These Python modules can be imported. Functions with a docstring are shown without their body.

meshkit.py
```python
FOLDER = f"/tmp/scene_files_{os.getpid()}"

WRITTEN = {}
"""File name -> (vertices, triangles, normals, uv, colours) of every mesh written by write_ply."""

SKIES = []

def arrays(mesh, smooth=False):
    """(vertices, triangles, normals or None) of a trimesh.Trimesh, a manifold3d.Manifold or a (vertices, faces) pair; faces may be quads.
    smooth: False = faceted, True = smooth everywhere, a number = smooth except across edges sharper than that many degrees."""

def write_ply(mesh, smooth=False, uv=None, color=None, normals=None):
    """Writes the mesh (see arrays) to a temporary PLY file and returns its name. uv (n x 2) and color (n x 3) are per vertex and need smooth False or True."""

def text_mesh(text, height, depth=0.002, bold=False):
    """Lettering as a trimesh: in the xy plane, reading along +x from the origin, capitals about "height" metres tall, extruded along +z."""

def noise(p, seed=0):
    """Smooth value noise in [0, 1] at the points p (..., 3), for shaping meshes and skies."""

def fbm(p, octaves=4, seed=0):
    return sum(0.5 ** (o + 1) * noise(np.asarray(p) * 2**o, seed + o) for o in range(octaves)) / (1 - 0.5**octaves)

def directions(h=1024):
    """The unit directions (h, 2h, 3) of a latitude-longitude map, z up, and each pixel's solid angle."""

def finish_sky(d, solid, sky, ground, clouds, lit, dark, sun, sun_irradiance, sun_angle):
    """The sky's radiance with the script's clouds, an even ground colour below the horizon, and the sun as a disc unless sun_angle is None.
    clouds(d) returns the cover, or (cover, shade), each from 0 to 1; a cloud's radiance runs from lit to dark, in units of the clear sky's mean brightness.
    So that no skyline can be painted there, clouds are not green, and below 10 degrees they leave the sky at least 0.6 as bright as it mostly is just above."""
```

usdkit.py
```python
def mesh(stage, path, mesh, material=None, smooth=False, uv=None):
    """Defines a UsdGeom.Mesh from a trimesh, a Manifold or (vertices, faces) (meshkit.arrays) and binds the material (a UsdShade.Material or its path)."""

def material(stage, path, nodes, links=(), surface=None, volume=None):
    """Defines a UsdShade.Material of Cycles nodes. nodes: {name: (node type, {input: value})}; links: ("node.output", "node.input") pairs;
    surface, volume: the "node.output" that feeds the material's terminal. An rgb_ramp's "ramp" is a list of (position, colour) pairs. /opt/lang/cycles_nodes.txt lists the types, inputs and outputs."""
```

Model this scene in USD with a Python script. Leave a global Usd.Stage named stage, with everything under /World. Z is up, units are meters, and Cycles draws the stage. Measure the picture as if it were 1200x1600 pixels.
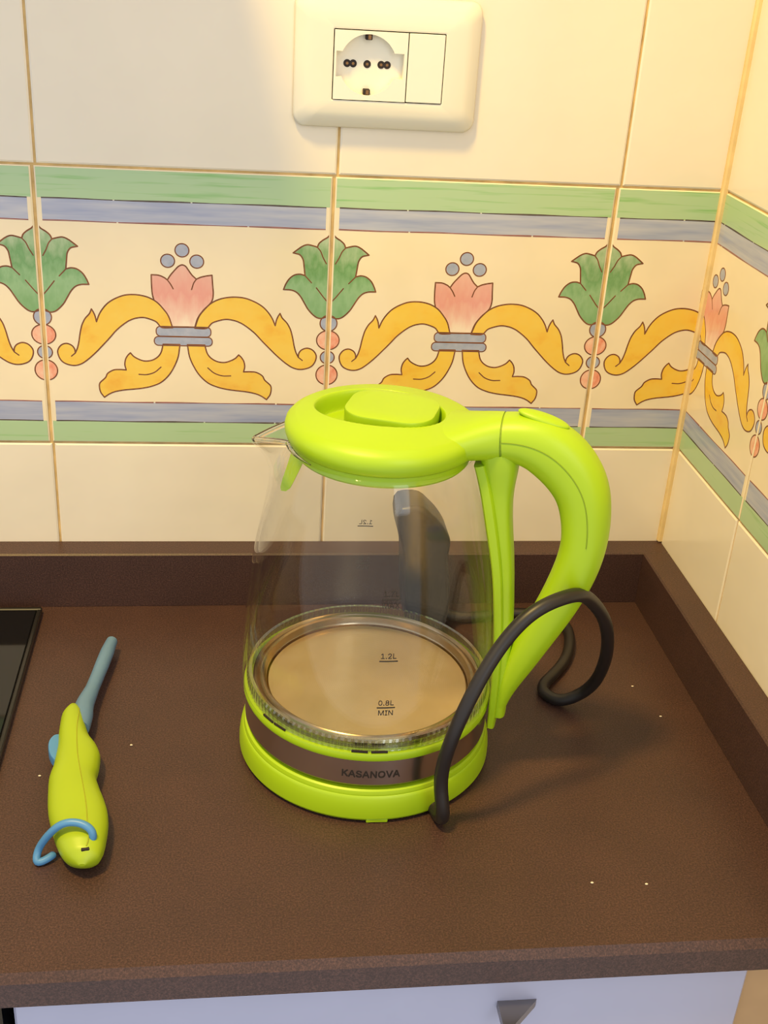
import math, random
import numpy as np, trimesh, shapely
from shapely.geometry import Polygon, LineString, Point, box as sbox
from shapely import affinity
import usdkit, meshkit
from pxr import Usd, UsdGeom, UsdLux, UsdShade, Gf, Sdf, Vt

random.seed(5)
stage = Usd.Stage.CreateInMemory()
UsdGeom.SetStageUpAxis(stage, UsdGeom.Tokens.z)
UsdGeom.SetStageMetersPerUnit(stage, 1.0)
UsdGeom.Xform.Define(stage, '/World')
UsdGeom.Scope.Define(stage, '/World/Looks')

# ------------------------------------------------------------------ camera
cam = UsdGeom.Camera.Define(stage, '/World/camera')
cr = Gf.Vec3d(0.99174390, -0.11369168, 0.05931466)
cu = Gf.Vec3d(-0.00215513, 0.44770662, 0.89417791)
cf = Gf.Vec3d(0.12821616, 0.88692333, -0.44376529)
cc = Gf.Vec3d(0.12990710, -0.81083331, 0.47697117)
M4 = Gf.Matrix4d(cr[0], cr[1], cr[2], 0, cu[0], cu[1], cu[2], 0, -cf[0], -cf[1], -cf[2], 0, cc[0], cc[1], cc[2], 1)
cam.AddTransformOp().Set(M4)
cam.CreateHorizontalApertureAttr(24.0)
cam.CreateVerticalApertureAttr(32.0)
cam.CreateFocalLengthAttr(1825.017 * 24.0 / 1200)
cam.CreateClippingRangeAttr(Gf.Vec2f(0.01, 50))
cam.CreateExposureAttr(0.13)

# ------------------------------------------------------------------ light: room fill, window daylight, warm ceiling lamp
dome = UsdLux.DomeLight.Define(stage, '/World/room_fill_light')
dome.CreateIntensityAttr(0.255)
dome.CreateColorAttr(Gf.Vec3f(0.97, 0.97, 0.99))
win = UsdLux.RectLight.Define(stage, '/World/window_daylight')
win.CreateWidthAttr(0.75); win.CreateHeightAttr(1.6)
win.CreateIntensityAttr(2.6)
win.CreateColorAttr(Gf.Vec3f(0.80, 0.90, 1.0))
wp = Gf.Vec3d(0.95, -2.6, 1.25)
win.AddTransformOp().Set(Gf.Matrix4d().SetLookAt(wp, Gf.Vec3d(0.2, -0.2, 0.1), Gf.Vec3d(0, 0, 1)).GetInverse())
lamp = UsdLux.SphereLight.Define(stage, '/World/warm_ceiling_lamp')
lamp.CreateRadiusAttr(0.10)
lamp.CreateIntensityAttr(360.0)
lamp.CreateColorAttr(Gf.Vec3f(1.0, 0.68, 0.17))
lamp.AddTranslateOp().Set(Gf.Vec3d(-0.32, -0.60, 1.85))

# ------------------------------------------------------------------ helpers
UP = {}
def uniq(path):
    n = UP.get(path, 0); UP[path] = n + 1
    return path if n == 0 else '%s_%03d' % (path, n)
def tag(p, label=None, cat=None, group=None, kind=None):
    for k, v in (('label', label), ('category', cat), ('group', group), ('kind', kind)):
        if v: p.SetCustomDataByKey(k, v)
    return p
LOC = {}
def thing(name, label=None, cat=None, group=None, kind=None, loc=None):
    x = UsdGeom.Xform.Define(stage, uniq('/World/' + name))
    if loc is not None:
        x.AddTranslateOp().Set(Gf.Vec3d(*loc)); LOC[str(x.GetPath())] = np.array(loc, float)
    return tag(x.GetPrim(), label, cat, group, kind)
def obj(name, mesh, mat, parent=None, smooth=30, uv=None, label=None, kind=None):
    base = '/World' if parent is None else str(parent.GetPath())
    top = '/'.join(base.split('/')[:3])
    if top in LOC:
        mesh = mesh.copy(); mesh.vertices = mesh.vertices - LOC[top]
    m = usdkit.mesh(stage, uniq(base + '/' + name), mesh, '/World/Looks/' + mat, smooth=False if uv is not None else smooth, uv=uv)
    return tag(m.GetPrim(), label, None, None, kind)
cat3 = trimesh.util.concatenate

def lin(r, g, b):
    f = lambda c: ((c / 255 + 0.055) / 1.055) ** 2.4 if c > 10.3 else c / 255 / 12.92
    return (f(r), f(g), f(b))
def mat(name, nodes, links=(), surface='p.BSDF'):
    usdkit.material(stage, '/World/Looks/' + name, nodes, links, surface=surface)
def plain(name, col, rough=0.4, bump=None, spec=0.5, metal=0.0, coat=0.0, vary=0.06, vscale=40.0, aniso=0.0):
    a = tuple(c * (1 - vary) for c in col); b = tuple(min(1, c * (1 + vary)) for c in col)
    n = {'g': ('texture_coordinate', {}), 'n': ('noise_texture', {'scale': vscale, 'detail': 3.0}),
         'r': ('rgb_ramp', {'ramp': [(0.3, a), (0.7, b)]}),
         'p': ('principled_bsdf', {'roughness': rough, 'specular_ior_level': spec, 'metallic': metal, 'coat_weight': coat, 'anisotropic': aniso})}
    l = [('g.object', 'n.vector'), ('n.fac', 'r.fac'), ('r.color', 'p.base_color')]
    if bump:
        n['bn'] = ('noise_texture', {'scale': bump[0], 'detail': 2.0})
        n['b'] = ('bump', {'strength': bump[1], 'distance': bump[2]})
        l += [('g.object', 'bn.vector'), ('bn.fac', 'b.height'), ('b.normal', 'p.normal')]
    mat(name, n, l)

# ------------------------------------------------------------------ materials
plain('tile_cream', lin(236, 226, 206), 0.16, bump=(22, 0.25, 0.002), vary=0.025, vscale=14)
plain('tile_ground', lin(237, 222, 190), 0.16, bump=(22, 0.25, 0.002), vary=0.03, vscale=20)
plain('grout', lin(208, 176, 120), 0.9, vary=0.25, vscale=60, spec=0.2)
plain('corner_sealant', lin(226, 198, 140), 0.6, vary=0.1, vscale=60)
plain('grout_dark', lin(120, 84, 44), 0.9, vary=0.3, vscale=50, spec=0.2)
plain('socket_white', lin(234, 228, 208), 0.35, vary=0.01)
plain('socket_white_module', lin(238, 233, 216), 0.3, vary=0.01)
plain('dark_gap', lin(70, 48, 34), 0.8)
plain('hole_black', lin(38, 26, 24), 0.7)
plain('brass', lin(150, 110, 70), 0.35, metal=1.0)
plain('lime_plastic', lin(163, 198, 19), 0.40, vary=0.015)
plain('lime_groove', lin(132, 160, 22), 0.6, vary=0.02)
plain('lighter_plastic', lin(154, 178, 22), 0.42, vary=0.015)
plain('lighter_seam', lin(150, 156, 20), 0.6)
plain('blue_plastic', lin(78, 136, 190), 0.4, vary=0.03)
plain('blue_grey_plastic', lin(96, 130, 164), 0.4, vary=0.04)
plain('black_rubber', lin(34, 30, 30), 0.42, vary=0.05)
plain('plug_plastic', lin(34, 34, 42), 0.35, vary=0.05)
plain('black_print', lin(40, 32, 26), 0.6)
plain('drawer_white', lin(168, 170, 194), 0.35, vary=0.012)
plain('filler_tan', lin(184, 150, 108), 0.6, vary=0.05)
plain('handle_metal', (0.30, 0.28, 0.27), 0.35, metal=1.0, vary=0.04)
plain('steel_satin', (0.62, 0.58, 0.52), 0.3, metal=1.0, vary=0.04)
plain('steel_band', (0.64, 0.56, 0.50), 0.24, metal=1.0, vary=0.03)
plain('steel_ring', (0.40, 0.31, 0.20), 0.2, metal=1.0, vary=0.03)
plain('hob_glass', lin(14, 14, 16), 0.06, vary=0.02)
plain('hob_frame', lin(30, 28, 26), 0.3)
plain('crumb_white', lin(226, 214, 190), 0.8)
plain('room_paint', lin(226, 216, 196), 0.8)
plain('lamp_white', lin(230, 226, 216), 0.5)
plain('outline_brown', lin(122, 74, 40), 0.4, vary=0.25, vscale=90)
plain('line_grey', lin(92, 82, 74), 0.4, vary=0.3, vscale=90)
plain('line_mauve', lin(150, 104, 96), 0.4, vary=0.2, vscale=90)
plain('leaf_line', lin(96, 116, 50), 0.4, vary=0.2, vscale=90)

# brushed steel disc: fine concentric turning marks about the object's own axis
mat('steel_disc', {'g': ('texture_coordinate', {}), 
    'w': ('wave_texture', {'wave_type': 'rings', 'rings_direction': 'z', 'scale': 260.0, 'distortion': 0.3, 'detail': 1.0}),
    'b': ('bump', {'strength': 0.04, 'distance': 0.0004}),
    't': ('tangent', {'direction_type': 'radial', 'axis': 'z'}),
    'n': ('noise_texture', {'scale': 30.0, 'detail': 2.0}), 'r': ('rgb_ramp', {'ramp': [(0.3, (0.68, 0.53, 0.29)), (0.7, (0.78, 0.62, 0.37))]}),
    'p': ('principled_bsdf', {'metallic': 1.0, 'roughness': 0.34, 'anisotropic': 0.8, 'anisotropic_rotation': 0.25})},
    [('t.tangent', 'p.tangent'), ('g.object', 'w.vector'), ('w.fac', 'b.height'), ('b.normal', 'p.normal'), ('g.object', 'n.vector'), ('n.fac', 'r.fac'), ('r.color', 'p.base_color')])

# dark brown quartz-like worktop with fine speckle
mat('worktop_brown', {'g': ('texture_coordinate', {}), 'n': ('noise_texture', {'scale': 900.0, 'detail': 3.0, 'roughness': 0.7}),
    'n2': ('noise_texture', {'scale': 22.0, 'detail': 4.0, 'roughness': 0.6}),
    'r': ('rgb_ramp', {'ramp': [(0.30, lin(48, 33, 30)), (0.5, lin(67, 47, 43)), (0.70, lin(90, 64, 58))]}),
    'r2': ('rgb_ramp', {'ramp': [(0.3, (0.90, 0.90, 0.90)), (0.7, (1.10, 1.07, 1.02))]}),
    'x': ('mix', {'mix_type': 'multiply', 'fac': 1.0}), 'b': ('bump', {'strength': 0.15, 'distance': 0.0005}),
    'p': ('principled_bsdf', {'roughness': 0.42, 'specular_ior_level': 0.4})},
    [('g.object', 'n.vector'), ('g.object', 'n2.vector'), ('n.fac', 'r.fac'), ('n2.fac', 'r2.fac'), ('r.color', 'x.color1'), ('r2.color', 'x.color2'),
     ('x.color', 'p.base_color'), ('n.fac', 'b.height'), ('b.normal', 'p.normal')])

# painted glaze: colour from local motif coordinates (uv in metres) with brush streaks
def paint(name, ramp, axis='v', span=(0.0, 0.2), streak=(120, 120), amount=0.35, rough=0.18, centre=None):
    n = {'g': ('texture_coordinate', {}), 'm': ('mapping', {'scale': (streak[0], streak[1], 1.0)}),
         'n': ('noise_texture', {'scale': 1.0, 'detail': 3.0}), 's': ('separate_xyz', {}),
         'mr': ('map_range', {'from_min': span[0], 'from_max': span[1], 'to_min': 0.0, 'to_max': 1.0, 'clamp': True}),
         'c': ('math', {'math_type': 'subtract', 'value2': 0.5}), 'k': ('math', {'math_type': 'multiply_add', 'value2': amount}),
         'r': ('rgb_ramp', {'ramp': ramp}), 'p': ('principled_bsdf', {'roughness': rough})}
    l = [('g.UV', 'm.vector'), ('m.vector', 'n.vector'), ('g.UV', 's.vector'), ('s.%s' % ('y' if axis == 'v' else 'x'), 'mr.value'),
         ('n.fac', 'c.value1'), ('c.value', 'k.value1'), ('mr.result', 'k.value3'), ('k.value', 'r.fac'), ('r.color', 'p.base_color')]
    mat(name, n, l)
paint('paint_green_band', [(0.15, lin(174, 202, 158)), (0.45, lin(140, 188, 120)), (0.8, lin(104, 164, 82))], span=(0, 2), streak=(14, 320), amount=1.6)
paint('paint_blue_band', [(0.2, lin(146, 156, 190)), (0.5, lin(170, 176, 198)), (0.8, lin(190, 192, 202))], span=(-1, 1.2), streak=(16, 180), amount=1.2)
paint('paint_grey', [(0.2, lin(150, 160, 184)), (0.8, lin(180, 184, 200))], span=(-1, 1.2), streak=(150, 150), amount=1.0)
paint('paint_leaf', [(0.0, lin(122, 166, 110)), (0.35, lin(144, 182, 134)), (0.6, lin(112, 158, 102)), (1.0, lin(180, 198, 162))], span=(0.098, 0.160), streak=(190, 80), amount=0.7)
paint('paint_flower', [(0.0, lin(240, 222, 198)), (0.3, lin(232, 186, 168)), (0.55, lin(226, 160, 146)), (1.0, lin(230, 182, 164))], span=(0.090, 0.134), streak=(200, 70), amount=0.5)
paint('paint_scroll', [(0.0, lin(228, 144, 42)), (0.22, lin(234, 176, 52)), (0.5, lin(238, 196, 70)), (1.0, lin(238, 204, 86))], span=(-0.55, 0.55), streak=(55, 75), amount=1.3)
paint('paint_bead', [(0.0, lin(238, 184, 156)), (0.5, lin(232, 150, 118)), (1.0, lin(204, 92, 62))], span=(-0.6, 1.4), streak=(240, 160), amount=1.6)
paint('paint_bead_pale', [(0.0, lin(240, 200, 172)), (0.5, lin(236, 172, 142)), (1.0, lin(228, 150, 116))], span=(-0.6, 1.4), streak=(200, 160), amount=1.4)

# clear glass that lets light straight through, glossier at grazing angles
def clear(name, tint, f0=0.04, fmax=0.9, pw=5.0, rough=0.02):
    mat(name, {'lw': ('layer_weight', {'blend': 0.5}), 'pw': ('math', {'math_type': 'power', 'value2': pw}), 'ma': ('math', {'math_type': 'multiply_add', 'value2': fmax, 'value3': f0}),
        't': ('transparent_bsdf', {'color': tint}), 'g': ('glossy_bsdf', {'color': (1, 1, 1), 'roughness': rough}), 'x': ('mix_closure', {})},
        [('lw.facing', 'pw.value1'), ('pw.value', 'ma.value1'), ('ma.value', 'x.fac'), ('t.BSDF', 'x.closure1'), ('g.BSDF', 'x.closure2')], surface='x.closure')
clear('clear_glass', (0.985, 0.985, 0.975), 0.022, 0.75)
clear('rim_glass', (0.93, 0.93, 0.90), 0.10, 0.85, 2.2)
clear('ribbed_glass', (0.95, 0.97, 0.88), 0.10, 0.75, 2.0, 0.06)
mat('solid_glass', {'p': ('principled_bsdf', {'base_color': (0.97, 0.98, 0.94), 'roughness': 0.02, 'transmission_weight': 1.0, 'ior': 1.47})})

# ------------------------------------------------------------------ room dimensions
T = 0.200                      # tile pitch
XC = 0.4765                    # right-hand wall
Z1, HD = 0.1278, 0.1990        # decor row: bottom joint, height
ZU, TU = 0.0456, 0.0211        # upstand height and thickness
YF = -0.3782                   # worktop front edge

def box(x0, x1, y0, y1, z0, z1, ch=0.0):
    if ch <= 0:
        m = trimesh.creation.box((x1 - x0, y1 - y0, z1 - z0)); m.apply_translation(((x0 + x1) / 2, (y0 + y1) / 2, (z0 + z1) / 2)); return m
    pts = []
    for sx in (0, 1):
        for sy in (0, 1):
            for sz in (0, 1):
                X, Y, Z = (x0, x1)[sx], (y0, y1)[sy], (z0, z1)[sz]
                ix, iy, iz = (ch, -ch)[sx], (ch, -ch)[sy], (ch, -ch)[sz]
                pts += [(X, Y + iy, Z + iz), (X + ix, Y, Z + iz), (X + ix, Y + iy, Z)]
    return trimesh.convex.convex_hull(np.array(pts))

# ------------------------------------------------------------------ tiled walls
MAP = {'back': np.array([[1, 0, 0, 0], [0, 0, -1, 0], [0, 1, 0, 0], [0, 0, 0, 1.0]]),
       'right': np.array([[0, 0, -1, XC], [-1, 0, 0, 0], [0, 1, 0, 0], [0, 0, 0, 1.0]])}   # (along, up, out) -> world

def tile_mesh(a0, a1, b0, b1):
    d, c, e = 0.008, 0.0012, 0.0007
    v = [(a0, b0, -d), (a1, b0, -d), (a1, b1, -d), (a0, b1, -d), (a0, b0, -e), (a1, b0, -e), (a1, b1, -e), (a0, b1, -e),
         (a0 + c, b0 + c, 0), (a1 - c, b0 + c, 0), (a1 - c, b1 - c, 0), (a0 + c, b1 - c, 0)]
    f = [(3, 2, 1, 0), (8, 9, 10, 11)]
    for i in range(4):
        j = (i + 1) % 4
        f += [(i, j, 4 + j, 4 + i), (4 + i, 4 + j, 8 + j, 8 + i)]
    q = np.array(f)
    return trimesh.Trimesh(v, np.vstack([q[:, :3], q[:, [0, 2, 3]]]), process=False)

# motif traced in tile coordinates, millimetres: x from the tile's middle (or from the joint), z above the tile's lower edge
FX = -3.2
FLOWER = [(-24.5,127.2),(-19.6,127.0),(-15.8,125.5),(-13.6,123.8),(-11.4,127.3),(-8.3,131.0),(-5.8,133.6),(-3.3,134.7),(-0.9,133.8),(1.3,130.7),(3.4,127.7),(6.4,124.9),(9.5,126.4),(13.4,127.4),(17.2,128.0),(17.6,121.2),(18.0,114.4),(16.6,108.6),(10.9,102.6),(7.0,96.7),(4.9,90.0),(-11.3,89.8),(-12.7,92.7),(-16.4,99.6),(-21.8,106.4),(-23.9,112.1),(-24.5,118.9)]
FLOWER_L = [[(-13.6,123.8),(-11.5,121.0),(-9.7,117.6)],[(6.4,124.9),(4.5,122.0),(3.0,117.4)]]
SC1 = [(4.9,89.4),(7.8,97.8),(12.0,103.5),(16.5,107.9),(21.9,110.8),(27.6,112.3),(33.4,112.8),(40.0,112.2),(46.6,109.9),(52.4,106.5),(56.6,102.3),(59.6,97.8),(61.8,92.6),(62.6,96.6),(63.8,99.6),(65.1,101.7),(66.7,98.4),(70.2,94.6),(72.8,89.8),(74.5,83.7),(75.5,78.5),(77.0,73.1),(78.9,69.2),(79.2,72.1),(81.2,74.8),(85.2,76.2),(89.3,74.7),(91.9,70.8),(91.3,66.3),(88.9,62.6),(84.7,60.5),(79.5,59.9),(74.4,61.4),(69.2,64.9),(63.1,70.2),(57.9,75.4),(52.8,80.6),(47.7,86.2),(42.6,90.5),(37.6,93.8),(32.6,95.7),(26.8,96.4),(21.0,95.1),(16.9,93.3),(13.1,89.4)]
SC1_L = [[(78.9,69.2),(81.9,66.8)]]
SC2 = [(-0.5,77),(0.9,68.0),(4.1,60.1),(8.3,53.5),(14.1,48.1),(20.9,45.1),(27.7,43.5),(34.5,42.6),(41.3,41.9),(48.2,40.5),(52.5,38.7),(56.4,36.0),(58.9,39.7),(59.7,43.9),(59.1,47.1),(54.9,51.1),(53.2,54.3),(48.9,56.9),(44.6,57.4),(39.5,57.2),(40.3,61.2),(39.6,65.3),(37.8,68.3),(35.9,70.1),(33.5,67.4),(29.3,65.1),(25.1,64.1),(20.1,64.9),(15.9,67.5),(13.4,71.0),(11.8,77)]
SC2_L = [[(13.8,59.8),(18.4,55.9),(24.3,53.9),(30.2,54.0)]]
LEAF = [(0.0,160.4),(0.9,159.6),(2.9,157.1),(6.2,155.0),(8.8,152.6),(9.9,150.0),(12.7,150.8),(16.8,151.5),(20.4,150.2),(24.0,147.6),(26.6,145.5),(22.0,144.3),(19.6,141.0),(18.9,137.1),(17.9,129.6),(21.4,130.5),(25.3,129.8),(28.9,127.0),(31.3,123.1),(32.8,119.2),(27.6,119.0),(23.8,117.6),(20.7,114.5),(17.6,109.4),(15.2,105.4),(12.1,101.9),(9.0,99.5),(5.7,98.7),(2.4,99.7),(0,100.3)]
LEAF_L = [[(9.9,150.0),(7.5,147.1),(5.7,142.9),(3.2,138.5)],[(17.9,129.6),(15.7,127.2),(13.2,124.6)],[(9.6,121),(4.5,114.5),(1.0,110.5)]]
BEADS = [(95.2, 6.1, 5.9, 'paint_grey'), (69.5, 5.1, 4.8, 'paint_grey'), (82.5, 8.2, 7.2, 'paint_bead'), (56.1, 7.8, 7.6, 'paint_bead')]

def spline(pts, closed=True, sub=4):
    P = np.array(pts, float); n = len(P); T_ = np.zeros((n, 2, 2))
    for i in range(n):
        a = P[i] - P[i - 1] if (closed or i > 0) else P[1] - P[0]
        b = P[(i + 1) % n] - P[i] if (closed or i < n - 1) else P[-1] - P[-2]
        cosang = a @ b / max(1e-9, np.linalg.norm(a) * np.linalg.norm(b))
        if cosang < 0.5: T_[i] = [a, b]
        else: T_[i] = [(a + b) / 2] * 2
    out = []
    for i in range(n if closed else n - 1):
        j = (i + 1) % n; L = np.linalg.norm(P[j] - P[i])
        m0, m1 = T_[i][1], T_[j][0]
        m0 = m0 * min(1, L / max(1e-9, np.linalg.norm(m0))); m1 = m1 * min(1, L / max(1e-9, np.linalg.norm(m1)))
        for t in np.linspace(0, 1, sub, endpoint=False):
            out.append((2*t**3-3*t*t+1)*P[i] + (t**3-2*t*t+t)*m0 + (-2*t**3+3*t*t)*P[j] + (t**3-t*t)*m1)
    if not closed: out.append(P[-1])
    return np.array(out)
def sp(pts, dx=0.0, mir=False, fx=0.0, k=1.0):
    p = spline(pts)
    if mir: p = np.stack([fx - (p[:, 0] - fx) * k, p[:, 1]], 1)
    g = Polygon(p / 1000.0 + [dx, 0]).buffer(0)
    return g
def line(pts, dx, mir=False, fx=0.0, w=0.00042, k=1.0):
    p = spline(pts, False)
    if mir: p = np.stack([fx - (p[:, 0] - fx) * k, p[:, 1]], 1)
    return LineString(p / 1000.0 + [dx, 0]).buffer(w)

def motif():
    """One repeat of the painted pattern in local metres, flower in the middle; the leaf column stands on both joints."""
    F = []          # name, polygon, material
    O = []          # brown outlines
    mid = 0.100
    sc = []
    for mir in (False, True):
        a, b = sp(SC1, mid, mir, FX, .925), sp(SC2, mid, mir, FX, .96)
        sc += [a, b]
        O += [line(l, mid, mir, FX, k=.925) for l in SC1_L] + [line(l, mid, mir, FX, k=.96) for l in SC2_L]
    scr = shapely.union_all(sc[0::2])
    fl = sp(FLOWER, mid).difference(scr)
    F.append(('painted_flower', fl, 'paint_flower'))
    for s in sc: F.append(('painted_scroll', s, 'paint_scroll'))
    O += [g.boundary.buffer(0.00048) for g in [fl] + sc] + [line(l, mid) for l in FLOWER_L]
    for x, z in ((-3.2, 144.9), (-13.1, 137.3), (6.8, 137.3)):
        d = affinity.scale(Point(mid + x / 1000, z / 1000).buffer(0.0046), 1.03, 1.0)
        F.append(('painted_dot', d, 'paint_grey')); O.append(d.boundary.buffer(0.0004))
    for x0, x1, z0, z1 in ((-22.2, 16.2, 83.0, 90.2), (-23.7, 17.1, 76.2, 82.7)):
        r = sbox(mid + x0 / 1000 + .003, z0 / 1000 + .003, mid + x1 / 1000 - .003, z1 / 1000 - .003).buffer(0.00302)
        F.append(('painted_ring', r, 'paint_grey')); O.append(r.boundary.buffer(0.00038))
    leafhalf = sp(LEAF)
    for j in (0.0, T):
        half = [leafhalf, affinity.scale(leafhalf, -1, 1, origin=(0, 0))]
        lf = affinity.translate(shapely.union_all(half), j, 0)
        F.append(('painted_leaf', lf, 'paint_leaf')); O.append(lf.boundary.buffer(0.00050))
        for l in LEAF_L: O += [line(l, j), line(l, j, True)]
        for z, rx, rz, m in BEADS:
            b = affinity.scale(Point(j, z / 1000).buffer(0.001), rx, rz)
            b = b.difference(scr.buffer(.0003))
            if m == 'paint_bead' and j > 0: m = 'paint_bead_pale'
            F.append(('painted_bead', b, m)); O.append(b.boundary.buffer(0.00042))
    return F, shapely.union_all(O)
MOT, OUTL = motif()

def pieces(g):
    return [q for q in getattr(g, 'geoms', [g]) if q.geom_type == 'Polygon' and q.area > 2e-8]
def print_on(name, poly, material, wall, off, up, thick, parent, clip, kind=None):
    """A thin layer of painted glaze on the tile's face; off: where the tile's pattern begins along the wall."""
    g = poly.intersection(clip)
    ps = pieces(g)
    if not ps: return
    m = cat3([trimesh.creation.extrude_polygon(q.simplify(0.00004), thick + 0.0002, engine='earcut') for q in ps])
    uv = m.vertices[:, :2].copy() + [off * 1.7, 0]
    m.apply_translation((off, up, -0.0002)); m.apply_transform(MAP[wall])
    obj(name, m, material, parent, uv=uv)

def decor_tile(wall, parent, off, m0, m1, rnd):
    """Decor tile showing the pattern from m0 to m1 (0..T); off: wall position of the pattern's zero."""
    g = 0.0011
    a0, a1 = m0 + g, m1 - g
    t = tile_mesh(off + a0, off + a1, Z1 + g * .7, Z1 + HD - g * .7); t.apply_transform(MAP[wall])
    t = obj('decor_tile', t, 'tile_ground', parent, smooth=False)
    full = sbox(a0 + .0010, 0, a1 - .0010, HD)
    e0 = .0035 if m0 == 0 else .001; e1 = .0035 if m1 >= T else .001
    blue = sbox(a0 + e0, 0, a1 - e1, HD)
    lines_b = [Polygon()]
    for z0, z1, mt, cl, nm in ((.1777, .1975, 'paint_green_band', full, 'painted_green_band'), (.1627, .1773, 'paint_blue_band', blue, 'painted_blue_band'),
                               (.0175, .0322, 'paint_blue_band', blue, 'painted_blue_band'), (.0014, .0172, 'paint_green_band', full, 'painted_green_band')):
        print_on(nm, sbox(-1, z0, 1, z1), mt, wall, off, Z1, .00006, t, cl)
    for z, mt in ((.1775, 'line_grey'), (.1626, 'line_mauve'), (.0324, 'line_mauve'), (.0173, 'line_grey')):
        # hand-drawn line: slightly wavy width with small breaks
        xs = np.linspace(-.01, T + .01, 60)
        up_ = [(x, z + .00045 + .00022 * math.sin(x * 90 + rnd) ) for x in xs]; lo = [(x, z - .00040 + .0002 * math.sin(x * 63 + 2 * rnd)) for x in xs]
        pl = Polygon(up_ + lo[::-1])
        for k in range(2):
            xb = (0.03 + 0.14 * ((rnd * 7.3 + z * 91 + k * .37) % 1)); pl = pl.difference(sbox(xb, 0, xb + .0012, 1))
        print_on('painted_line', pl, mt, wall, off, Z1, .00010, t, blue)
    for nm, g_, mt in MOT:
        print_on(nm, g_, mt, wall, off, Z1, .00006, t, full)
    print_on('painted_outline', OUTL, 'outline_brown', wall, off, Z1, .00012, t, full)

def plain_tile(wall, parent, a0, a1, b0, b1):
    g = 0.0009
    t = tile_mesh(a0 + g, a1 - g, b0 + g, b1 - g); t.apply_transform(MAP[wall])
    obj('tile', t, 'tile_cream', parent, smooth=False)

wall_back = thing('wall_back', kind='structure')
obj('grout', box(-0.80, XC + .012, .0014, .012, -.02, .78), 'grout', wall_back, smooth=False)
obj('masonry', box(-0.80, XC + .10, .0121, .10, -.9, .78), 'room_paint', wall_back, smooth=False)
dx = -0.0022
for i in range(-2, 3):
    decor_tile('back', wall_back, i * T + dx, 0.0, T if i < 2 else XC - .0012 - (2 * T + dx), i * 1.37)
    a1 = (i + 1) * T if i < 2 else XC - .001
    plain_tile('back', wall_back, i * T, a1, Z1 + HD, Z1 + HD + T)
    plain_tile('back', wall_back, i * T - .001, a1 - (.001 if i < 2 else 0), Z1 - T, Z1)
wall_right = thing('wall_right', kind='structure')
g = box(0, .60, -.02, .78, -.012, -.0014); g.apply_transform(MAP['right']); obj('grout', g, 'grout', wall_right, smooth=False)
obj('masonry', box(XC + .0121, XC + .10, -.60, .0, -.9, .78), 'room_paint', wall_right, smooth=False)
S0 = T - (XC - 2 * T)          # the corner tile is cut and its rest goes on along the right wall
for k in range(3):
    if k == 0:
        decor_tile('right', wall_right, S0 - T + .0022, T - S0 - .0011, T, 5.1); a0, a1 = .001, S0
    else:
        decor_tile('right', wall_right, S0 + (k - 1) * T + .001, 0, T, 5.1 + k); a0, a1 = S0 + (k - 1) * T, S0 + k * T
    plain_tile('right', wall_right, a0, a1, Z1 + HD, Z1 + HD + T)
    plain_tile('right', wall_right, a0, a1, Z1 - T, Z1)
obj('corner_grout', box(XC - .0036, XC + .002, -.0036, .002, ZU, Z1 + HD + T, .0012), 'corner_sealant', wall_right, smooth=False)

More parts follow.
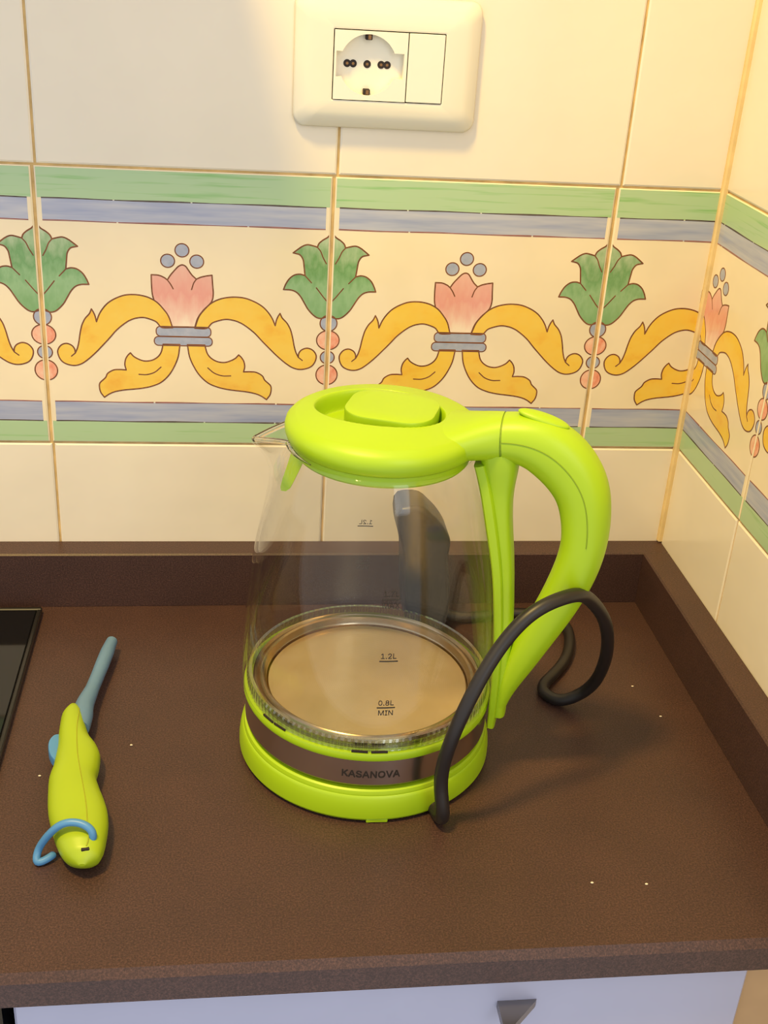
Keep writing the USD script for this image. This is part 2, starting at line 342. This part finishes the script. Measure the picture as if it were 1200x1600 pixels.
# ------------------------------------------------------------------ worktop and upstand
wt = thing('worktop', 'dark brown speckled stone worktop running into the tiled corner', 'worktop')
ch = 0.0040
prof = [(YF + ch, 0), (YF + ch * .3, -ch * .3), (.0, 0), (.0, -.020), (YF, -.020), (YF, -ch)]
def extr_x(profile_yz, x0, x1):
    m = trimesh.creation.extrude_polygon(Polygon(profile_yz), x1 - x0, engine='earcut')
    m.apply_transform(np.array([[0, 0, 1, x0], [1, 0, 0, 0], [0, 1, 0, 0], [0, 0, 0, 1.0]])); m.fix_normals(); return m
obj('slab', extr_x(prof, -0.78, XC - .0005), 'worktop_brown', wt, smooth=False)
c = .0012
pu = [(-TU, 0.0002), (-.0003, 0.0002), (-.0003, ZU), (-TU + c, ZU), (-TU, ZU - c)]
tag(obj('upstand', extr_x(pu, -0.78, XC - .0005), 'worktop_brown', None, smooth=False), 'brown stone upstand along the back wall, behind the kettle', 'upstand')
pr = Polygon([(XC - TU, 0.0002), (XC - .0005, 0.0002), (XC - .0005, ZU), (XC - TU + c, ZU), (XC - TU, ZU - c)])
m = trimesh.creation.extrude_polygon(pr, -YF - .02, engine='earcut')
m.apply_transform(np.array([[1, 0, 0, 0], [0, 0, -1, -TU - .0003], [0, 1, 0, 0], [0, 0, 0, 1.0]])); m.fix_normals()
tag(obj('upstand', m, 'worktop_brown', None, smooth=False), 'brown stone upstand along the right-hand wall', 'upstand')

# ------------------------------------------------------------------ base cabinet under it
cab = thing('base_cabinet', 'white base cabinet with a drawer front under the brown worktop', 'cabinet')
obj('body', box(.019, .4135, YF + .026, -.01, -.72, -.0205), 'drawer_white', cab, smooth=False)
dr = obj('drawer', box(.0185, .4150, YF + .006, YF + .025, -.180, -.0215, .0015), 'drawer_white', cab, smooth=False)
hx0, hx1, yo = .2735, .2955, YF + .006
tri = trimesh.creation.extrude_polygon(Polygon([(hx0, yo), (hx1, yo), (hx1 - .001, yo - .0015), (hx0 + .0010, yo - .021), (hx0, yo - .021)]), .005, engine='earcut')
tri.apply_translation((0, 0, -.0455)); obj('handle', tri, 'handle_metal', dr, smooth=False, label='pointed metal drawer handle')
cab2 = thing('base_cabinet', 'dark-fronted cabinet under the worktop, left of the white drawer', 'cabinet')
obj('body', box(-.58, .0130, YF + .026, -.01, -.72, -.0205), 'hob_glass', cab2, smooth=False)
obj('door', box(-.58, .0125, YF + .006, YF + .025, -.72, -.0215, .0015), 'hob_glass', cab2, smooth=False, label='dark glass front')
fp = obj('filler_panel', box(.4175, XC - .001, YF + .012, YF + .030, -.72, -.0205), 'filler_tan')
tag(fp, 'tan filler panel between the white drawer and the right wall', 'panel')

# ------------------------------------------------------------------ hob
hob = thing('hob', 'black glass hob with a thin dark frame, at the left edge', 'hob')
obj('glass_top', box(-.56, -.0165, -.330, -.0345, .0004, .0052, .0008), 'hob_glass', hob, smooth=False)
fr = [box(-.5635, -.0130, -.0342, -.0305, .0003, .0060, .0008), box(-.5635, -.0130, -.3340, -.3303, .0003, .0060, .0008),
      box(-.0163, -.0130, -.3303, -.0342, .0003, .0060, .0008), box(-.5635, -.5602, -.3303, -.0342, .0003, .0060, .0008)]
obj('frame', cat3(fr), 'hob_frame', hob, smooth=False)

# ------------------------------------------------------------------ wall shelf up left (its corner shades the wall from the lamp), off frame
shelf = thing('wall_shelf', 'wall shelf above the left part of the tiled wall', 'shelf')
obj('board', box(-.70, .084, -.125, -.0002, .600, .622, .002), 'room_paint', shelf, smooth=False)

# ------------------------------------------------------------------ sweeping helpers
def catmull(P, n):
    P = np.asarray(P, float); k = len(P); Q = np.vstack([2 * P[0] - P[1], P, 2 * P[-1] - P[-2]])
    d = np.linalg.norm(np.diff(P[:, :3], axis=0), axis=1); s = np.concatenate([[0], np.cumsum(d)]); out = []
    from scipy.interpolate import PchipInterpolator, CubicSpline
    cs = CubicSpline(s, P); return cs(np.linspace(0, s[-1], n))
def tube(P, r, n=80, k=14, cap=True):
    C = catmull(P, n); r = np.interp(np.linspace(0, 1, n), np.linspace(0, 1, len(np.atleast_1d(r))), np.atleast_1d(r)) if np.ndim(r) else np.full(n, r)
    t = np.gradient(C, axis=0); t /= np.linalg.norm(t, axis=1)[:, None]
    nrm = np.cross(t[0], [0.3, 0.5, 0.81]); nrm /= np.linalg.norm(nrm); V = []
    for i in range(n):
        nrm = nrm - t[i] * (nrm @ t[i]); nrm /= np.linalg.norm(nrm); b = np.cross(t[i], nrm)
        a = np.linspace(0, 2 * np.pi, k, endpoint=False)
        V.append(C[i] + r[i] * (np.cos(a)[:, None] * nrm + np.sin(a)[:, None] * b))
    return loft(V, cap)
def loft(rings, cap=True):
    n, k = len(rings), len(rings[0]); V = np.vstack(rings); F = []
    i = np.arange(k); j = (i + 1) % k
    for a in range(n - 1):
        F.append(np.stack([a * k + i, a * k + j, (a + 1) * k + j], 1)); F.append(np.stack([a * k + i, (a + 1) * k + j, (a + 1) * k + i], 1))
    if cap:
        V = np.vstack([V, rings[0].mean(0), rings[-1].mean(0)]); c0, c1 = n * k, n * k + 1
        F.append(np.stack([np.full(k, c0), j, i], 1)); F.append(np.stack([np.full(k, c1), (n - 1) * k + i, (n - 1) * k + j], 1))
    m = trimesh.Trimesh(V, np.vstack(F), process=False)
    if m.volume < 0: m.invert()
    return m
def revolve(prof, k=128, closed=False):
    """prof: (radius, z) from the bottom up the outside; not closed: ends on the axis or stays open."""
    P = np.array(prof, float); a = np.linspace(0, 2 * np.pi, k, endpoint=False)
    rings = [np.stack([r * np.cos(a), r * np.sin(a), np.full(k, z)], 1) for r, z in P]
    if closed: rings.append(rings[0])
    m = loft(rings, False); m.merge_vertices()
    m.update_faces(m.nondegenerate_faces()); m.remove_unreferenced_vertices()
    return m
AX = np.array([0.2156, -0.1929]); PHI = math.radians(-20)
EU = np.array([math.cos(PHI), math.sin(PHI)]); EV = np.array([-EU[1], EU[0]])
def KP(u, v, z):
    q = AX + u * EU + v * EV; return np.array([q[0], q[1], z])
def kplace(m): m.apply_translation((AX[0], AX[1], 0)); return m
def arm_sweep(path, n=60, k=28, power=2.3):
    """path rows: u, z, half thickness in the handle's plane, half width across it."""
    C = catmull(path, n); t = np.gradient(C[:, :2], axis=0); t /= np.linalg.norm(t, axis=1)[:, None]; R = []
    a = np.linspace(0, 2 * np.pi, k, endpoint=False); ca, sa = np.cos(a), np.sin(a)
    ca = np.sign(ca) * abs(ca) ** (2 / power); sa = np.sign(sa) * abs(sa) ** (2 / power)
    for (u, z, h, w), (tu, tz) in zip(C, t):
        R.append(np.array([KP(u - tz * h * c_, w * s_, z + tu * h * c_) for c_, s_ in zip(ca, sa)]))
    return loft(R)

# ------------------------------------------------------------------ power base with cord and plug
pb = thing('kettle_stand', 'lime green round stand under the glass kettle, with black cord and plug', 'kettle stand', loc=(0.2156, -0.1929, 0))
obj('base_ring', kplace(revolve([(0, .0015), (.0770, .0012), (.0802, .0018), (.0812, .0035), (.0812, .0080), (.0806, .0130), (.0798, .0168), (.0790, .0182), (.0786, .0186), (.0786, .0196), (.0780, .0215), (.0768, .0222), (.0720, .0222), (0, .0222)])), 'lime_plastic', pb)
tb = box(-.0065, .0065, -.0808, -.074, .0003, .003, .0004); obj('foot', kplace(tb), 'lime_plastic', pb, smooth=False)
for q in range(2):
    f = trimesh.creation.cylinder(.006, .0016, sections=24); f.apply_translation((.05 * math.cos(q * 2.1 + .5), .05 * math.sin(q * 2.1 + .5), .0009)); obj('foot', kplace(f), 'black_rubber', pb)
CORD = [(.2500,-.2615,.0060),(.2531,-.2760,.0055),(.2535,-.2806,.0090),(.2514,-.2800,.028),(.2520,-.2806,.055),(.2626,-.2805,.095),(.2822,-.2690,.126),(.2985,-.2635,.1410),(.3190,-.2545,.1450),(.3400,-.2330,.130),(.3560,-.2170,.108),(.3686,-.1995,.078),(.3755,-.1790,.042),(.3685,-.1638,.012),(.3545,-.1585,.0042),(.3480,-.1490,.0042),(.3574,-.1310,.0042),(.3736,-.1090,.0042),(.3845,-.0800,.0042),(.3840,-.0580,.0042),(.3600,-.0440,.0042),(.3200,-.0480,.0045),(.2950,-.0500,.0080),(.2850,-.0500,.0160)]
obj('cord', tube(CORD, .0042, 260, 14), 'black_rubber', pb, label='black flexible cord')
PLUG = [(.2476,.1016),(.2510,.1078),(.2652,.1084),(.2738,.1016),(.2811,.0937),(.2885,.0804),(.2879,.0641),(.2920,.0330),(.2905,.0070),(.2870,.0045),(.2640,.0045),(.2601,.0081),(.2560,.0400),(.2540,.0696),(.2489,.0884)]
po = Polygon(spline(PLUG)).buffer(0)
def puffed(poly, y0, y1, edge=.004, steps=4):
    L = []
    for i in range(steps + 1):
        a = i / steps * math.pi / 2; L.append((y0 + edge * (1 - math.sin(a)), edge * (1 - math.cos(a)) * -1 + 0))
    parts = []
    lay = [(y0, -edge), (y0 + edge * .3, -edge * .3), (y0 + edge, 0), (y1 - edge, 0), (y1 - edge * .3, -edge * .3), (y1, -edge)]
    rings = []
    N = 80
    base = np.array(poly.exterior.coords)[:-1]; cen = base.mean(0)
    ls = LineString(np.vstack([base, base[:1]]))
    for y, off in lay:
        q = poly.buffer(off) if off else poly
        if q.geom_type != 'Polygon': q = max(q.geoms, key=lambda s: s.area)
        e = q.exterior; 
        P = []
        for b in np.linspace(0, 2 * np.pi, N, endpoint=False):
            ray = LineString([cen, cen + .3 * np.array([math.cos(b), math.sin(b)])]).intersection(q)
            c_ = max((np.array(g_.coords) for g_ in getattr(ray, 'geoms', [ray])), key=lambda s: -np.linalg.norm(s[0] - cen))
            P.append(c_[-1])
        P = np.array(P); rings.append(np.stack([P[:, 0], np.full(N, y), P[:, 1]], 1))
    return loft(rings)
pg = obj('plug', puffed(po, -.068, -.034), 'plug_plastic', pb, label='dark grey moulded plug leaning behind the kettle')
for q in range(2):
    pin = tube([(.262 + q * .014, -.036, .092 - q * .012), (.2625 + q * .014, -.026, .0925 - q * .012), (.263 + q * .014, -.0222, .093 - q * .012)], .0022, 8, 12); obj('pin', pin, 'steel_satin', pg)

# ------------------------------------------------------------------ kettle
kt = thing('electric_kettle', 'clear glass electric kettle with lime green lid and handle', 'kettle', loc=(0.2156, -0.1929, 0))
obj('steel_band', kplace(revolve([(0, .0228), (.0740, .0228), (.0762, .0240), (.0776, .0262), (.0778, .0440), (.0, .0440)])), 'steel_band', kt, label='dark shiny steel band with black lettering')
obj('green_collar', kplace(revolve([(.0730, .0441), (.0782, .0441), (.0788, .0455), (.0788, .0480), (.0782, .0492), (.0730, .0494)], closed=True)), 'lime_plastic', kt, label='thin lime green ring above the steel band')

GP = [(.0792, .0500), (.0797, .0560), (.0797, .0640), (.0790, .0850), (.0776, .1050), (.0757, .1240), (.0722, .1480), (.0672, .1740), (.0622, .1970), (.0585, .2070), (.0558, .2130)]
from scipy.interpolate import CubicSpline
gz = np.array([q[1] for q in GP]); gr = np.array([q[0] for q in GP]); RG = CubicSpline(gz, gr)
SPA = math.radians(160)
def spout_push(a, z):
    d = (a - SPA + np.pi) % (2 * np.pi) - np.pi
    hgt = np.clip((z - .176) / (.211 - .176), 0, 1); w = .20 + .22 * hgt
    tri_ = np.clip(1 - np.abs(d) / w, 0, 1); tri_ = tri_ ** 1.25
    return .0235 * hgt ** 1.7 * tri_
def spout_dip(a, z):
    p_ = spout_push(a, z); return -.0105 * (p_ / .0235) ** 1.2
def glass_body():
    zs = np.concatenate([np.linspace(.0500, .170, 30), np.linspace(.173, .2125, 22)]); k = 220; th = .0024
    a = np.linspace(0, 2 * np.pi, k, endpoint=False); rings = []
    for z in zs:
        r = RG(z) + spout_push(a, z); rings.append(np.stack([r * np.cos(a), r * np.sin(a), z + spout_dip(a, z)], 1))
    r = RG(zs[-1]) + spout_push(a, zs[-1]) - th / 2; rings.append(np.stack([r * np.cos(a), r * np.sin(a), zs[-1] + .0009 + spout_dip(a, zs[-1])], 1))
    for z in zs[::-1][:-1]:
        r = RG(z) + spout_push(a, z) - th; rings.append(np.stack([r * np.cos(a), r * np.sin(a), z + spout_dip(a, z)], 1))
    return loft(rings, False)
gb = obj('glass_jug', kplace(glass_body()), 'clear_glass', kt, smooth=True, label='clear glass jug with a pouring spout')
zr = .2128; ra = np.linspace(SPA - 1.0, SPA + 1.0, 90)
rp = [(AX[0] + (RG(zr) + spout_push(q, zr) - .0012) * math.cos(q), AX[1] + (RG(zr) + spout_push(q, zr) - .0012) * math.sin(q), zr + .0004 + float(spout_dip(q, zr))) for q in ra]
obj('spout_rim', tube(rp, [.0003, .0012, .0017, .0018, .0018, .0018, .0017, .0012, .0003], 120, 12), 'solid_glass', kt, smooth=True, label='rounded glass rim of the spout')
# ribbed foot of the glass
k = 960; a = np.linspace(0, 2 * np.pi, k, endpoint=False); rib = .0004 * np.sign(np.sin(a * 120))
rings = []
for r, z, w in ((.0735, .0497, 0), (.0762, .0496, 0), (.0764, .0500, 1), (.0764, .0560, 1), (.0758, .0578, 0), (.0736, .0578, 0), (.0735, .0497, 0)):
    rr = r + w * rib; rings.append(np.stack([rr * np.cos(a), rr * np.sin(a), np.full(k, z)], 1))
obj('ribbed_foot', kplace(loft(rings, False)), 'ribbed_glass', kt, smooth=20, label='ribbed glass ring at the foot of the jug')
fl_ = obj('floor_rim', kplace(revolve([(.0645, .0445), (.0728, .0445), (.0728, .0530), (.0716, .0545), (.0706, .0538), (.0696, .0525), (.0684, .0540), (.0672, .0546), (.0660, .0538), (.0652, .0500), (.0645, .0490)], closed=True)), 'steel_ring', kt, label='stepped steel rim around the kettle floor')
obj('heating_plate', kplace(revolve([(0, .0445), (.0640, .0445), (.0644, .0470), (.0632, .0482), (.0610, .0480), (.0, .0483)])), 'steel_disc', kt, label='round brushed steel floor plate')
for q in (-90.6, -99.2, -138.5, -146.5):
    d_ = box(.0768, .0776, -.0048, .0048, .0496, .0508); d_.apply_transform(trimesh.transformations.rotation_matrix(math.radians(q), (0, 0, 1)))
    obj('dark_mark', kplace(d_), 'hole_black', kt, smooth=False)

# lid: domed disc with a scooped recess, short arm to the handle
def lid_mesh():
    prof = [(0, .2140), (.030, .2140), (.0480, .2138), (.0525, .2142), (.0552, .2165), (.0565, .2200), (.0567, .2230), (.0560, .2258), (.0540, .2280), (.0510, .2297)]
    nr = 70
    for r in np.linspace(.0500, 0, nr): prof.append((r, .2300 + .0065 * (1 - (r / .0500) ** 2)))
    m = revolve(prof, 256)
    V = m.vertices.copy(); u = V[:, :2] @ EU; v = V[:, :2] @ EV
    d = np.sqrt(((u + .003) / .0375) ** 2 + (np.abs(v - .001) / .0285) ** 2)
    s = np.clip((1.03 - d) / .13, 0, 1); s = s * s * (3 - 2 * s)
    top = V[:, 2] > .2295
    V[:, 2] = np.where(top, V[:, 2] - .0115 * s, V[:, 2]); m.vertices = V
    return m
lid = obj('lid', kplace(lid_mesh()), 'lime_plastic', kt, smooth=40)
def rounded_pad(u0, u1, v0, v1, z0, z1, rad, edge, name, parent, mt, crown=0.0):
    base = sbox(u0 + rad, v0 + rad, u1 - rad, v1 - rad).buffer(rad, quad_segs=10); rings = []
    n = 72
    for z, off in ((z0, 0), (z1 - edge, 0), (z1 - edge * .3, -edge * .3), (z1, -edge), (z1 + crown * .6, -edge * 4), (z1 + crown, -edge * 7)):
        e = base.buffer(off).exterior; cen = np.array(base.centroid.coords[0])
        P = [np.array(LineString([cen, cen + .2 * np.array([math.cos(b), math.sin(b)])]).intersection(e).coords[0]) for b in np.linspace(0, 2 * np.pi, n, endpoint=False)]
        rings.append(np.array([KP(p_[0], p_[1], z) for p_ in P]))
    return obj(name, loft(rings), mt, parent)
rounded_pad(-.0215, .0305, -.0225, .0245, .2270, .2362, .016, .0012, 'lid_button', lid, 'lime_plastic', .0008)
obj('lid_neck', kplace(revolve([(.0440, .2070), (.0500, .2070), (.0512, .2085), (.0505, .2142), (.0440, .2142)], closed=True)), 'lime_plastic', lid)
obj('lid_arm', arm_sweep([(.0365, .2238, .0095, .0290), (.047, .2246, .0110, .0250), (.058, .2262, .0124, .0194), (.0690, .2275, .0134, .0150)], 24), 'lime_plastic', lid)
# filter tongue inside the jug behind the spout
def tongue():
    R = []
    for z, u, w in ((.2070, -.0475, .0046), (.2000, -.0495, .0046), (.1900, -.0525, .0042), (.1800, -.0560, .0036), (.1745, -.0578, .0030), (.1722, -.0588, .0014)):
        R.append(np.array([KP(u - w, -.0010, z), KP(u + w, -.0010, z), KP(u + w, .0012, z), KP(u - w, .0012, z)]))
    return loft(R)
obj('filter_tongue', tongue(), 'lime_plastic', kt, smooth=False)
# handle: loop from the lid arm out and down to the foot of the spine
HP = [(.0702, .2276, .0134, .0150), (.0780, .2280, .0142, .0150), (.0920, .2254, .0162, .0150), (.1050, .2172, .0168, .0148), (.1160, .2030, .0157, .0145), (.1212, .1850, .0142, .0140), (.1222, .1680, .0132, .0136), (.1190, .1480, .0126, .0130), (.1125, .1270, .0118, .0122), (.1030, .1030, .0105, .0112), (.0945, .0810, .0088, .0100), (.0890, .0640, .0064, .0086), (.0866, .0500, .0040, .0074)]
handle = obj('handle', arm_sweep(HP, 110, 36), 'lime_plastic', kt, label='lime green loop handle')
obj('spine', arm_sweep([(.0680, .2200, .0105, .0135), (.0700, .2080, .0100, .0120), (.0715, .1950, .0075, .0100), (.0735, .1800, .0060, .0090), (.0775, .1550, .0055, .0082), (.0812, .1250, .0052, .0080), (.0838, .0950, .0050, .0078), (.0850, .0700, .0048, .0076), (.0856, .0500, .0044, .0074), (.0858, .0420, .0042, .0072)], 60, 24, 3.0), 'lime_plastic', handle)
obj('spine_fin', arm_sweep([(.0590, .2120, .0040, .0125), (.0642, .1950, .0040, .0118), (.0690, .1750, .0040, .0112), (.0748, .1480, .0036, .0106), (.0782, .1240, .0034, .0102), (.0806, .1000, .0032, .0098), (.0820, .0750, .0030, .0094), (.0824, .0520, .0028, .0090), (.0822, .0340, .0026, .0086)], 60, 20, 4.0), 'lime_plastic', handle)
# pivot thumb bump and the moulded seams on the handle
bump = trimesh.creation.icosphere(3, 1.0); bv = bump.vertices * [.0150, .0060, .0030]
ang = math.radians(-12); bz = bv[:, 2] * math.cos(ang) + bv[:, 0] * math.sin(ang); bu = bv[:, 0] * math.cos(ang) - bv[:, 2] * math.sin(ang)
bump.vertices = np.array([KP(.0905 + u, v, .2412 + z) for u, v, z in zip(bu, bv[:, 1], bz)]); obj('switch', bump, 'lime_plastic', handle)
obj('seam', arm_sweep([(.0689, .2275, .0128, .0144), (.0703, .2276, .0128, .0144)], 4, 36), 'lime_groove', handle, smooth=False)
H = catmull(HP, 110); tt = np.gradient(H[:, :2], axis=0); tt /= np.linalg.norm(tt, axis=1)[:, None]
sm = []
for i in range(0, 48, 4):
    u, z, h, w = H[i]; b = math.radians(84); ca, sa = math.cos(b), -math.sin(b)
    ca = math.copysign(abs(ca) ** (2 / 2.3), ca); sa = math.copysign(abs(sa) ** (2 / 2.3), sa)
    sm.append(KP(u - tt[i, 1] * h * ca, w * sa, z + tt[i, 0] * h * ca))
obj('seam', tube(sm, .00035, 60, 6), 'lime_groove', handle)

# writing on the glass and on the steel band
def wrap_text(txt, hgt, az0, z0, rfun, depth=.0003, bold=False, sx=1.0):
    m = meshkit.text_mesh(txt, hgt, depth, bold); m = m.subdivide_to_size(.0015, max_iter=6) if True else m
    V = m.vertices.copy(); V[:, 0] -= (V[:, 0].min() + V[:, 0].max()) / 2
    z = z0 + V[:, 1]; r = np.array([rfun(q) for q in z]) + V[:, 2]; a_ = az0 + V[:, 0] * sx / np.mean(r)
    m.vertices = np.stack([AX[0] + r * np.cos(a_), AX[1] + r * np.sin(a_), z], 1); return m
def wrap_bar(w, az0, z0, rfun, t=.0006):
    m = trimesh.creation.box((w, t, .0003)).subdivide_to_size(.002); V = m.vertices.copy(); z = z0 + V[:, 1]
    r = np.array([rfun(q) for q in z]) + V[:, 2] + .00015; a_ = az0 + V[:, 0] / np.mean(r)
    m.vertices = np.stack([AX[0] + r * np.cos(a_), AX[1] + r * np.sin(a_), z], 1)
    if m.volume < 0: m.invert()
    return m
for az, dz in ((math.radians(-89.5), 0.0), (math.radians(88.0), .006)):
    for top, bot, z in (('1.7L', 'MAX', .1500), ('1.2L', None, .1130), ('0.8L', 'MIN', .0830)):
        z += dz
        ms = [wrap_text(top, .0032, az, z + .0016, RG), wrap_bar(.0105, az, z, RG)]
        if bot: ms.append(wrap_text(bot, .0032, az, z - .0050, RG))
        obj('volume_mark', cat3(ms), 'black_print', gb, smooth=False, label='black %s litre mark' % top[:3] + (' with %s' % bot if bot else ''))
obj('lettering', wrap_text('KASANOVA', .0046, math.radians(-93.6), .0318, lambda z: .0778, .0002, True, 1.0), 'black_print', kt, smooth=False, label='black capital lettering on the steel band')

# ------------------------------------------------------------------ gas lighter
lg = thing('gas_lighter', 'yellow-green gas lighter with a blue nozzle lying on the worktop', 'lighter', loc=(0.038, -0.24, 0))
LL = np.array([(.0246,-.1690),(.0232,-.1720),(.0206,-.1799),(.0211,-.1960),(.0223,-.2115),(.0222,-.2282),(.0212,-.2401),(.0221,-.2517),(.0245,-.2690),(.0286,-.2842),(.0331,-.2969),(.0381,-.3061),(.0470,-.3126)])
LR = np.array([(.0298,-.1690),(.0315,-.1720),(.0343,-.1777),(.0374,-.1906),(.0411,-.2019),(.0469,-.2124),(.0493,-.2213),(.0494,-.2311),(.0488,-.2388),(.0518,-.2507),(.0555,-.2611),(.0589,-.2739),(.0599,-.2847),(.0596,-.2971),(.0578,-.3071),(.0500,-.3126)])
from scipy.interpolate import PchipInterpolator
fl, fr_ = PchipInterpolator(-LL[:, 1], LL[:, 0]), PchipInterpolator(-LR[:, 1], LR[:, 0])
ys = np.concatenate([.169 + .012 * np.linspace(0, 1, 10) ** 2, np.linspace(.183, .300, 40), 0.300 + .0125 * np.sin(np.linspace(.08, 1, 14) * np.pi / 2)])
def hh(y): return np.interp(y, [.169, .1705, .175, .185, .21, .25, .29, .3000, .3070, .3110, .3126], [.0042, .0062, .0078, .0088, .0098, .0108, .0110, .0104, .0076, .0036, .0008])
rings = []
k = 40; a = np.linspace(0, 2 * np.pi, k, endpoint=False)
for y in ys:
    x0, x1, h = float(fl(y)), float(fr_(y)), float(hh(y)); ca, sa = np.cos(a), np.sin(a)
    ca = np.sign(ca) * abs(ca) ** .9; sa = np.sign(sa) * abs(sa) ** .9
    rings.append(np.stack([(x0 + x1) / 2 + (x1 - x0) / 2 * ca, np.full(k, -y), .0113 + h * sa], 1))
body = obj('body', loft(rings), 'lighter_plastic', lg, smooth=50)
nz = [(.0437,-.0850,.0095),(.0400,-.1144,.0098),(.0367,-.1412,.0102),(.0352,-.1520,.0106),(.0335,-.1640,.0110),(.0335,-.1800,.0112),(.0333,-.1900,.0112)]
obj('nozzle', tube(nz, [.0040,.0049,.0049,.0047,.0047,.0058,.0068,.0060], 60, 20), 'blue_grey_plastic', lg, label='blue-grey nozzle tube')
obj('trigger', puffed(Polygon(spline([(.0222,.1975),(.0185,.1985),(.0162,.2040),(.0168,.2120),(.0190,.2190),(.0222,.2240),(.0260,.2200),(.0260,.2040)])), .0065, .0140, .0015).apply_transform(np.array([[1,0,0,0],[0,0,-1,0],[0,1,0,0],[0,0,0,1.0]])), 'blue_plastic', lg, label='blue trigger')
LOOP = [(.0530,-.3002,.0180),(.0522,-.2990,.0245),(.0447,-.2960,.0270),(.0377,-.2955,.0262),(.0309,-.2949,.0205),(.0251,-.2939,.0120),(.0218,-.2958,.0050),(.0222,-.2988,.0026),(.0262,-.2979,.0026),(.0300,-.2945,.0030)]
obj('hanging_loop', tube(LOOP, .0022, 70, 12), 'blue_plastic', lg, label='blue plastic hanging loop')
SE = [(.0312,-.1740),(.0322,-.1800),(.0327,-.1918),(.0346,-.2120),(.0366,-.2261),(.0400,-.2425),(.0444,-.2618),(.0480,-.2800),(.0500,-.2930),(.0512,-.3000),(.0505,-.3060)]
sp3 = []
for x, y in SE:
    x0, x1, h = float(fl(-y)), float(fr_(-y)), float(hh(-y)); t_ = np.clip((x - (x0 + x1) / 2) / ((x1 - x0) / 2), -.97, .97)
    sp3.append((x, y, .0113 + h * (1 - abs(t_) ** (2 / .9)) ** .45 + .0000))
obj('seam', tube(sp3, .00035, 60, 6), 'lighter_seam', body)
x, y = .0500, -.3072
sl = box(-.0022, .0022, -.0010, .0010, -.0015, .0015, .0003)
sl.apply_transform(trimesh.transformations.rotation_matrix(.15, (0, 0, 1))); sl.apply_translation((x, y, .0113 + .0060)); obj('slot', sl, 'hole_black', body, smooth=False)

# ------------------------------------------------------------------ wall socket
ws = thing('wall_socket', 'ivory wall plate with a round earthed socket and a blank module', 'socket')
PX0, PX1, PZ0, PZ1 = .1685, .2898, .3592, .4405
ox0, ox1, oz0, oz1 = .1932, .2660, .3772, .4206
def loop_rect(x0, x1, z0, z1, r, n=8):
    return np.array(sbox(x0 + r, z0 + r, x1 - r, z1 - r).buffer(r, quad_segs=n).exterior.coords)[:-1]
def plate():
    L = []
    for off, y, r in ((0, -.0005, .008), (0, -.0030, .008), (-.0010, -.0045, .008), (-.0060, -.0078, .007), (-.0105, -.0092, .006)):
        L.append((loop_rect(PX0 - off, PX1 + off, PZ0 - off, PZ1 + off, r), y))
    L.append((loop_rect(ox0 - .001, ox1 + .001, oz0 - .001, oz1 + .001, .0012), -.0098)); L.append((loop_rect(ox0, ox1, oz0, oz1, .0008), -.0092)); L.append((loop_rect(ox0, ox1, oz0, oz1, .0008), -.0005))
    L.append((L[0][0], -.0005))
    rings = [np.stack([p_[:, 0], np.full(len(p_), y), p_[:, 1]], 1) for p_, y in L]
    return loft(rings, False)
obj('cover_plate', plate(), 'socket_white', ws, smooth=35, label='bevelled ivory cover plate')
obj('back_box', box(ox0 + .0002, ox1 - .0002, -.0030, -.0004, oz0 + .0002, oz1 - .0002), 'dark_gap', ws, smooth=False)
xm = .2416; cxs, czs, rs = .2160, .3995, .0186
def module_face(poly, y0, y1):
    m = trimesh.creation.extrude_polygon(poly, y1 - y0, engine='earcut'); m.apply_transform(np.array([[1, 0, 0, 0], [0, 0, -1, -y0], [0, 1, 0, 0], [0, 0, 0, 1.0]])); m.fix_normals(); return m
frame = sbox(ox0 + .0006, oz0 + .0006, xm - .0003, oz1 - .0006)
cut = shapely.union_all([Point(cxs, czs).buffer(rs, quad_segs=24), sbox(.1952, czs - .0078, .2392, czs + .0078)])
cut = cut.intersection(sbox(ox0 + .0015, 0, xm - .0011, 1))
mod = obj('socket_module', module_face(frame.difference(cut), .0030, .0102), 'socket_white_module', ws, smooth=30)
# the well floor, with its five round holes and two earth clips
obj('well_floor', module_face(frame, .0006, .0034), 'socket_white_module', mod, smooth=False)
H5 = shapely.union_all([Point(cxs + d, czs).buffer(.0024) for d in (-.0131, -.0092, 0, .0092, .0131)])
obj('pin_hole', cat3([module_face(q, .00345, .0037) for q in H5.geoms]), 'hole_black', mod, smooth=False)
br = shapely.union_all([Point(cxs + d, czs).buffer(.0009) for d in (-.0131, -.0092, 0, .0092, .0131)])
obj('pin_contact', cat3([module_face(q,  .0037, .0038) for q in br.geoms]), 'brass', mod, smooth=False)
for s in (1, -1):
    zc = czs + s * .0168
    e = obj('earth_clip', box(cxs - .0022, cxs + .0022, -.0085, -.0035, zc - .0018, zc + .0018, .0004), 'hole_black', mod, smooth=False)
    obj('clip_contact', box(cxs - .0006, cxs + .0014, -.0090, -.0086, zc - .0013, zc + .0013), 'brass', mod, smooth=False)
obj('blank_module', box(xm + .0004, ox1 - .0006, -.0103, -.0030, oz0 + .0006, oz1 - .0006, .0004), 'socket_white_module', ws, smooth=False)

# ------------------------------------------------------------------ crumbs on the worktop
for i, (x, y, where) in enumerate([(.333,-.3292,'left one of the two near the front edge'),(.3643,-.3319,'right one of the two near the front edge'),(.0654,-.1938,'to the right of the lighter'),(.0123,-.2221,'between the hob and the lighter'),(.4165,-.1389,'by the right upstand'),(.4254,-.1753,'by the right upstand, nearer the front')]):
    c_ = trimesh.creation.icosphere(1, .0008); c_.vertices *= np.array([1.2, .8, .6]); c_.apply_translation((x, y, .00045))
    tag(obj('crumb', c_, 'crumb_white', smooth=False), 'tiny pale crumb on the worktop, ' + where, 'crumb', None)
